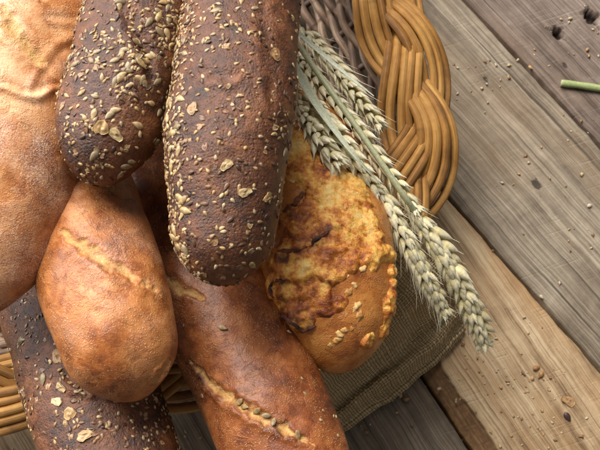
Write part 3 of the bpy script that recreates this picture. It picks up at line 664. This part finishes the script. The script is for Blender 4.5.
for b in [(292, 206, 8), (288, 214, 7), (300, 249, 9), (312, 241, 10), (324, 233, 9), (285, 258, 9), (276, 290, 6), (282, 282, 5), (286, 308, 9), (296, 317, 10), (310, 327, 9), (326, 286, 7), (318, 322, 7), (303, 196, 5), (296, 236, 6)]:
    char = np.maximum(char, np.exp(-(np.linalg.norm(warp - L7.at(b[0], b[1]), axis=-1) / L7.mm(b[2])) ** 2))
dark = .01 + .14 * fbm(L7.base, 55, 3, 9) + .12 * L7.blob(285, 230, 30) + .10 * L7.blob(300, 300, 30) + .20 * L7.blob(362, 250, 16) - .10 * L7.blob(342, 195, 32) + .08 * L7.blob(305, 140, 24) + .15 * L7.blob(325, 175, 10) + .18 * L7.blob(332, 284, 22) - .14 * L7.blob(305, 272, 13) + .10 * L7.blob(372, 225, 12) + .1 * L7.blob(312, 215, 14)
edge_brown = .10 * (1 - sstep(.2, .9, cov))
Vc = (L7.V + L7.Vn * th_[..., None]).reshape(-1, 3) - L7.loc
keep = cov.ravel() > .002; Fc = grid_faces(L7.nu, L7.nv, True); Fc = Fc[keep[Fc].any(1)]
ids = np.unique(Fc); rm = -np.ones(len(Vc), int); rm[ids] = np.arange(len(ids))
topping = link('cheese_topping', make_mesh('cheese_topping', Vc[ids], rm[Fc][:, ::-1], M['cheese'], {'bake_shade': (dark + edge_brown).ravel()[ids], 'char': char.ravel()[ids]}), L7.root)
M['onion'] = attr_mat('roast_onion', .6, .3, 500, .6, .0004)
def onion(pxs, wpx, tint):
    pts = []
    for (x, y) in pxs: i, j = L7.find(x, y); pts.append(L7.V[i, j] + L7.Vn[i, j] * (max(th_[i, j], 0) + .0003))
    p = catmull(np.array(pts), 24); L7r = L7.mm(wpx) * np.sqrt(np.clip(np.sin(np.linspace(.12, 3.02, 24)), 0, 1)) * (1 + .25 * np.sin(np.linspace(0, 9, 24)))
    p = p + .0012 * np.stack([fbm(p, 180, 2, q) for q in (4, 5, 6)], 1); V, Fc, uv = tube(p, L7r, 10, flat=.30); V = V + .0008 * np.stack([fbm(V, 260, 2, q) for q in (1, 2, 3)], 1)
    link('onion_strip', make_mesh('onion_strip', V - L7.loc, Fc, M['onion'], {'tint': np.array(tint)[None] * (1 + 1.6 * fbm(V, 160, 3, 2))[:, None].clip(.25, 2.6)}), topping)
onion([(284, 214), (294, 204), (304, 192)], 3.2, (.16, .05, .02)); onion([(282, 252), (300, 250), (318, 240), (328, 232)], 2.3, (.10, .03, .014))
onion([(277, 298), (274, 288), (280, 280), (292, 280)], 1.9, (.10, .03, .014)); onion([(284, 308), (292, 318), (306, 328), (316, 324)], 2.2, (.09, .025, .014))
for x, y in [(352, 268), (358, 262), (348, 276), (354, 284), (348, 291), (356, 306), (360, 315), (345, 330), (352, 329), (337, 340), (330, 345), (341, 335), (306, 256), (364, 268), (371, 341), (360, 318)]:
    big_seed(L7, *L7.find(x, y), 'nut_piece', rng.uniform(.55, .95), lift=-.0008)

# ------------------------------------------------------------------ wheat
def floret(L, W, awn, seed, k=8):
    x = np.array([0, .06, .16, .3, .46, .62, .77, .89, .97, 1.0]); r = np.array([.25, .62, .92, 1, .95, .80, .56, .30, .13, .08])
    bow = .10 * L * np.sin(x * math.pi)
    if awn > 0: x = np.r_[x, 1 + awn * .5, 1 + awn]; r = np.r_[r, .06, .015]; bow = np.r_[bow, -.02 * L, -.03 * L]
    th = np.linspace(0, 2 * math.pi, k, endpoint=False); prof = np.where(np.cos(th) > .9, 1.12, 1.0)
    Y = r[:, None] * np.sin(th) * W / 2; Z = r[:, None] * np.cos(th) * prof * W * .44 + bow[:, None]
    V = np.stack([np.repeat(x * L, k), Y.ravel(), Z.ravel()], 1); t = np.repeat(np.clip(x, 0, 1.2), k)
    crease = np.tile(np.abs(np.sin(th * 2)), len(x)); return V, grid_faces(len(x), k, True), t, crease
def rot(ax, a): return np.array(Matrix.Rotation(a, 3, ax))
def spikelet(side, seed, awn):
    g = np.random.default_rng(seed); Vs, Fs, Cs, o = [], [], [], 0
    parts = [(26, -2, .0018, .0000, .0118, .0046, awn), (13, 20, .0008, .0012, .0102, .0046, awn * .35), (15, -22, .0008, -.0012, .0105, .0045, awn * .7), (36, 8, .0020, .0006, .0085, .0030, awn * .5), (5, 34, .0002, .0018, .0078, .0036, 0.0)]
    for (yaw, pit, oy, oz, L, W, aw) in parts:
        V, Fc, t, cr = floret(L * g.uniform(.92, 1.08), W * g.uniform(.9, 1.1), aw, seed)
        R = rot('Z', math.radians(yaw * .85 + g.normal() * 4)) @ rot('Y', -math.radians(pit + g.normal() * 5)); V = V @ R.T + [g.normal() * .0003, oy, oz]
        if side < 0: V[:, 1] *= -1; Fc = Fc[:, ::-1]
        base = np.array([.76, .65, .35]); tip = np.array([.98, .92, .68]); grn = np.array([.44, .42, .19])
        c = grn * (1 - sstep(0, .25, t))[:, None] + base * (sstep(0, .25, t) * (1 - sstep(.3, .9, t)))[:, None] + tip * sstep(.3, .9, t)[:, None]
        c *= g.uniform(.85, 1.1) * (1 - .18 * cr)[:, None]; Vs.append(V); Fs.append(Fc + o); Cs.append(c); o += len(V)
    return np.vstack(Vs), np.vstack(Fs), np.vstack(Cs)
WM = {}
for kind, awn in (('short', .30), ('long', .95)):
    for sd in (-1, 1):
        for v in range(4):
            V, Fc, C = spikelet(sd, v * 7 + sd + 3, awn); WM[(kind, sd, v)] = make_mesh('spikelet', V, Fc, M['wheat'], {'tint': C})
def leaf_strip(name, pts, wpx, root, base, tint, fold=.25):
    W = np.array([P(*p) for p in pts]); c = catmull(W, 60); T = unit(np.gradient(c, axis=0)); N, B = frames(T, np.tile([0, 0, 1.], (60, 1)))
    w_ = np.interp(np.linspace(0, 1, 60), np.linspace(0, 1, len(wpx)), wpx) * depth(c[30]) / F / 2; k = np.linspace(-1, 1, 7)
    V = c[:, None] + B[:, None] * (w_[:, None] * k)[..., None] + N[:, None] * (np.abs(k)[None] * w_[:, None] * fold)[..., None]
    V = V.reshape(-1, 3); th2 = V - np.repeat(N, 7, 0) * .0004; n = len(V); G = grid_faces(60, 7, False)
    cc = np.tile(np.array(tint), (2 * n, 1)) * (1 + .22 * np.sin(np.tile(np.tile(k, 60), 2) * 9) * .5)[:, None]
    link(name, make_mesh(name, np.vstack([V, th2]) - base, np.vstack([G, G[:, ::-1] + n]), M['wheat'], {'tint': cc}), root)
def ear(path, label, n, scale, kind, stem=None, twist=0.0, seed=0):
    W = np.array([P(*p) for p in path]); c = catmull(W, 200); c, sl = resample(c, 200); L = sl[-1]
    root = thing('wheat_ear', label, 'wheat ear', W[0], 'wheat ears lying on the basket rim'); base = np.array(root.location)
    T = unit(np.gradient(c, axis=0)); N, B = frames(T, np.tile([0, 0, 1.], (200, 1))); g = np.random.default_rng(seed)
    pts = c; V, Fc, uv = tube(pts, np.linspace(.0011, .0005, 200), 6); link('rachis', make_mesh('rachis', V - base, Fc, M['wheat'], {'tint': np.tile((.42, .42, .22), (len(V), 1))}, uv), root)
    for i in range(n):
        t = (i + .2) / n * .93; k = int(t * 199); sd = 1 if i % 2 else -1
        tw = twist + g.normal() * .12; Nn = N[k] * math.cos(tw) + B[k] * math.sin(tw); Bb = np.cross(Nn, T[k])
        sz = scale * (.72 + .38 * math.sin(math.pi * min(1, .18 + .78 * t))) * g.uniform(.93, 1.07)
        Rm = np.stack([T[k], Bb, Nn], 1); mt = Matrix(Rm.tolist()).to_4x4(); mt.translation = Vector((c[k] - base).tolist())
        o = link('spikelet', WM[(kind, sd, int(g.integers(4)))], root); o.matrix_local = mt @ Matrix.Scale(sz, 4)
    for q in (-1, 0, 1):   # terminal spikelet
        Rm = np.stack([T[-8], B[-8], N[-8]], 1) @ rot('Z', q * .18); mt = Matrix(Rm.tolist()).to_4x4(); mt.translation = Vector((c[185] - base).tolist())
        o = link('spikelet', WM[(kind, 1 if q >= 0 else -1, int(g.integers(4)))], root); o.matrix_local = mt @ Matrix.Scale(scale * .72, 4)
    if stem:
        sp = catmull(np.array([P(*p) for p in stem]), 60); V, Fc, uv = tube(sp, .0018, 10)
        link('stem', make_mesh('stem', V - base, Fc, M['wheat'], {'tint': np.tile((.52, .53, .32), (len(V), 1)) * (1 + .15 * np.sin(uv[:, 1] * 40))[:, None]}, uv), root)
    return root, base
r1, b1 = ear([(303, 30, .098), (335, 68, .112), (362, 104, .120), (384, 132, .118)], 'wheat ear nearest the upper basket rim, topmost of the bunch', 20, .96, 'long', twist=.2, seed=1)
leaf_strip('leaf', [(286, 22, .118), (320, 52, .136), (350, 77, .142), (374, 96, .140)], [4, 5, 4, 2.5, .6], r1, b1, (.72, .74, .58))
r2, b2 = ear([(296, 56, .102), (330, 98, .120), (372, 152, .128), (424, 222, .126)], 'long wheat ear in the middle of the bunch, crossed by a green stem', 29, 1.0, 'long', twist=-.1, seed=2)
r3, b3 = ear([(290, 88, .116), (304, 112, .136), (322, 142, .156), (342, 170, .158)], 'short greenish wheat ear beside the centre loaf, lowest left of the bunch', 16, 1.15, 'short', twist=.25, seed=3)
r6, b6 = ear([(312, 104, .134), (334, 134, .152), (356, 164, .150), (378, 196, .140)], 'wheat ear lying along the cheese bread under a pale leaf blade', 17, 1.08, 'short', twist=-.2, seed=4)
r4, b4 = ear([(414, 212, .124), (442, 254, .112), (467, 300, .092), (486, 348, .068)], 'plump cream wheat ear whose tip points over the tan plank', 22, 1.2, 'short', stem=[(284, 24, .125), (320, 76, .145), (360, 132, .148), (400, 190, .140), (418, 216, .126)], twist=.15, seed=5)
r5, b5 = ear([(370, 180, .138), (395, 222, .132), (422, 274, .116), (447, 318, .094)], 'wheat ear with long fine bristles lying over the burlap', 25, 1.02, 'long', twist=-.25, seed=6)
leaf_strip('leaf', [(292, 62, .132), (318, 106, .158), (350, 150, .164), (382, 186, .150)], [9, 9.5, 6, 3.5, .6], r5, b5, (.66, .69, .50))

# ------------------------------------------------------------------ bits on the table
def floor_bit(name, label, cat, px, py, tmpl, tint, ang, group=None, lift=.0012, var=.3):
    Vt, Ft = tmpl; p = P(px, py, 0.0); a = math.radians(ang); o = tag(link(name, make_mesh(name, Vt, Ft, M['kernel'], {'tint': np.array(tint)[None] * (1 + var * fbm(Vt, 600, 3, px * .1))[:, None]}), loc=(p[0], p[1], lift), rot=(rng.normal() * .1, rng.normal() * .1, a)), label, cat, group); return o
kern = teardrop(.0062, .0036, .0030, 10, 10, .8); kern_s = teardrop(.0042, .0026, .0022, 9, 9, .8); dk = teardrop(.0075, .0046, .0024, 10, 10, .75)
KG = 'grain kernels spilled on the planks'
floor_bit('grain_kernel', 'brown kernel at the top of the cluster on the tan plank', 'grain', 536, 368, kern, (.34, .17, .06), 20, KG)
floor_bit('grain_kernel', 'brown kernel at the right of the cluster on the tan plank', 'grain', 541, 374, kern, (.38, .20, .07), 60, KG)
floor_bit('grain_kernel', 'pale brown kernel at the lower left of the cluster on tan plank', 'grain', 532, 378, kern_s, (.50, .30, .13), 75, KG)
floor_bit('seed', 'dark purple brown seed on the tan plank, largest of the spilled bits', 'seed', 567, 417, dk, (.055, .028, .026), -60)
floor_bit('husk_chip', 'light brown husk chip above the dark seed on the tan plank', 'husk', 568, 401, flake(.0048, 2.0), (.46, .27, .13), -20)
floor_bit('grain_kernel', 'brown kernel beside the hole in the mauve plank', 'grain', 587, 50, kern_s, (.42, .24, .11), 55, KG, var=.2)
floor_bit('grain_kernel', 'pale kernel in a row of bits at the top right', 'grain', 570, 19, kern_s, (.55, .42, .26), 10, KG)
floor_bit('grain_kernel', 'small tan kernel left of a pale one at the top right', 'grain', 561, 20, teardrop(.0032, .0020, .0018, 8, 8, .8), (.50, .36, .20), -30, KG)
floor_bit('grain_kernel', 'round pale kernel on the grey plank below its dark knot', 'grain', 589, 206, teardrop(.0040, .0032, .0028, 9, 9, .9), (.62, .54, .40), 30, KG)
floor_bit('grain_kernel', 'orange brown kernel stuck in the gap beside the grey plank', 'grain', 530, 68, kern_s, (.52, .32, .13), -45, KG)
floor_bit('grain_kernel', 'pale kernel stuck in the gap beside the tan plank', 'grain', 541, 297, kern_s, (.55, .48, .34), -50, KG)
# fine crumbs: nobody could count them
Vs, Fs, Cs, o_ = [], [], [], 0
centres = [(560, 60, 30, 16), (590, 30, 14, 8), (475, 75, 26, 22), (470, 110, 20, 10), (545, 395, 32, 42), (530, 420, 28, 26), (500, 345, 30, 16), (480, 300, 60, 12), (540, 190, 45, 18), (565, 240, 40, 12), (360, 425, 20, 10), (200, 425, 18, 14), (40, 440, 18, 14), (580, 130, 15, 10), (475, 380, 25, 25), (400, 400, 14, 8)]
for (cx, cy, sd, n) in centres:
    for k in range(n):
        p = P(cx + rng.normal() * sd, cy + rng.normal() * sd * .8, 0.0); R_ = abs(rng.normal()) * .0006 + .0003
        Vt, Ft = teardrop(R_ * 2.4, R_ * 1.7, R_ * 1.0, 5, 5, .9); Vt = Vt * (1 + .5 * rng.uniform(-1, 1, (len(Vt), 1))); Bm = basis(np.array([0, 0, 1.]), rng.uniform(0, 6.28), rng.normal() * .3)
        Vs.append(Vt @ Bm.T + p + [0, 0, R_ * .6]); Fs.append(Ft + o_); o_ += len(Vt)
        c = np.array([(.56, .42, .24), (.46, .28, .12), (.60, .48, .32), (.30, .16, .07)][rng.integers(4)]); Cs.append(np.tile(c, (len(Vt), 1)))
cr = link('crumbs', make_mesh('crumbs', np.vstack(Vs), np.vstack(Fs), M['kernel'], {'tint': np.vstack(Cs)}, smooth=False)); cr['kind'] = 'stuff'; tag(cr, 'fine pale bread crumbs scattered over the wooden planks', 'crumbs')
# cut green stalk at the right edge
sb = P(562, 83, .004); st = thing('straw_stalk', 'cut pale green stalk lying on the mauve plank at the right edge', 'stalk', (sb[0], sb[1], 0)); stb = np.array(st.location)
p = catmull(np.array([P(562, 83, .0035), P(585, 86, .0036), (P(620, 92, .0038)), P(680, 104, .0036)]), 60)
V, Fc, uv = tube(p, .0028 * (1 + .04 * np.sin(np.linspace(0, 20, 60))), 14); stalk = link('stem', make_mesh('stem', V - stb, Fc, M['wheat'], {'tint': np.tile((.34, .40, .17), (len(V), 1)) * (1 + .12 * np.sin(uv[:, 1] * 50))[:, None]}, uv), st)
d = unit(p[0] - p[1]); V, Fc, uv = tube(np.array([p[0] + d * .0002, p[0] + d * .0007]), [.0027, .0022], 14); link('cut_end', make_mesh('cut_end', V - stb, Fc, M['wheat'], {'tint': np.tile((.55, .56, .34), (len(V), 1))}), stalk)
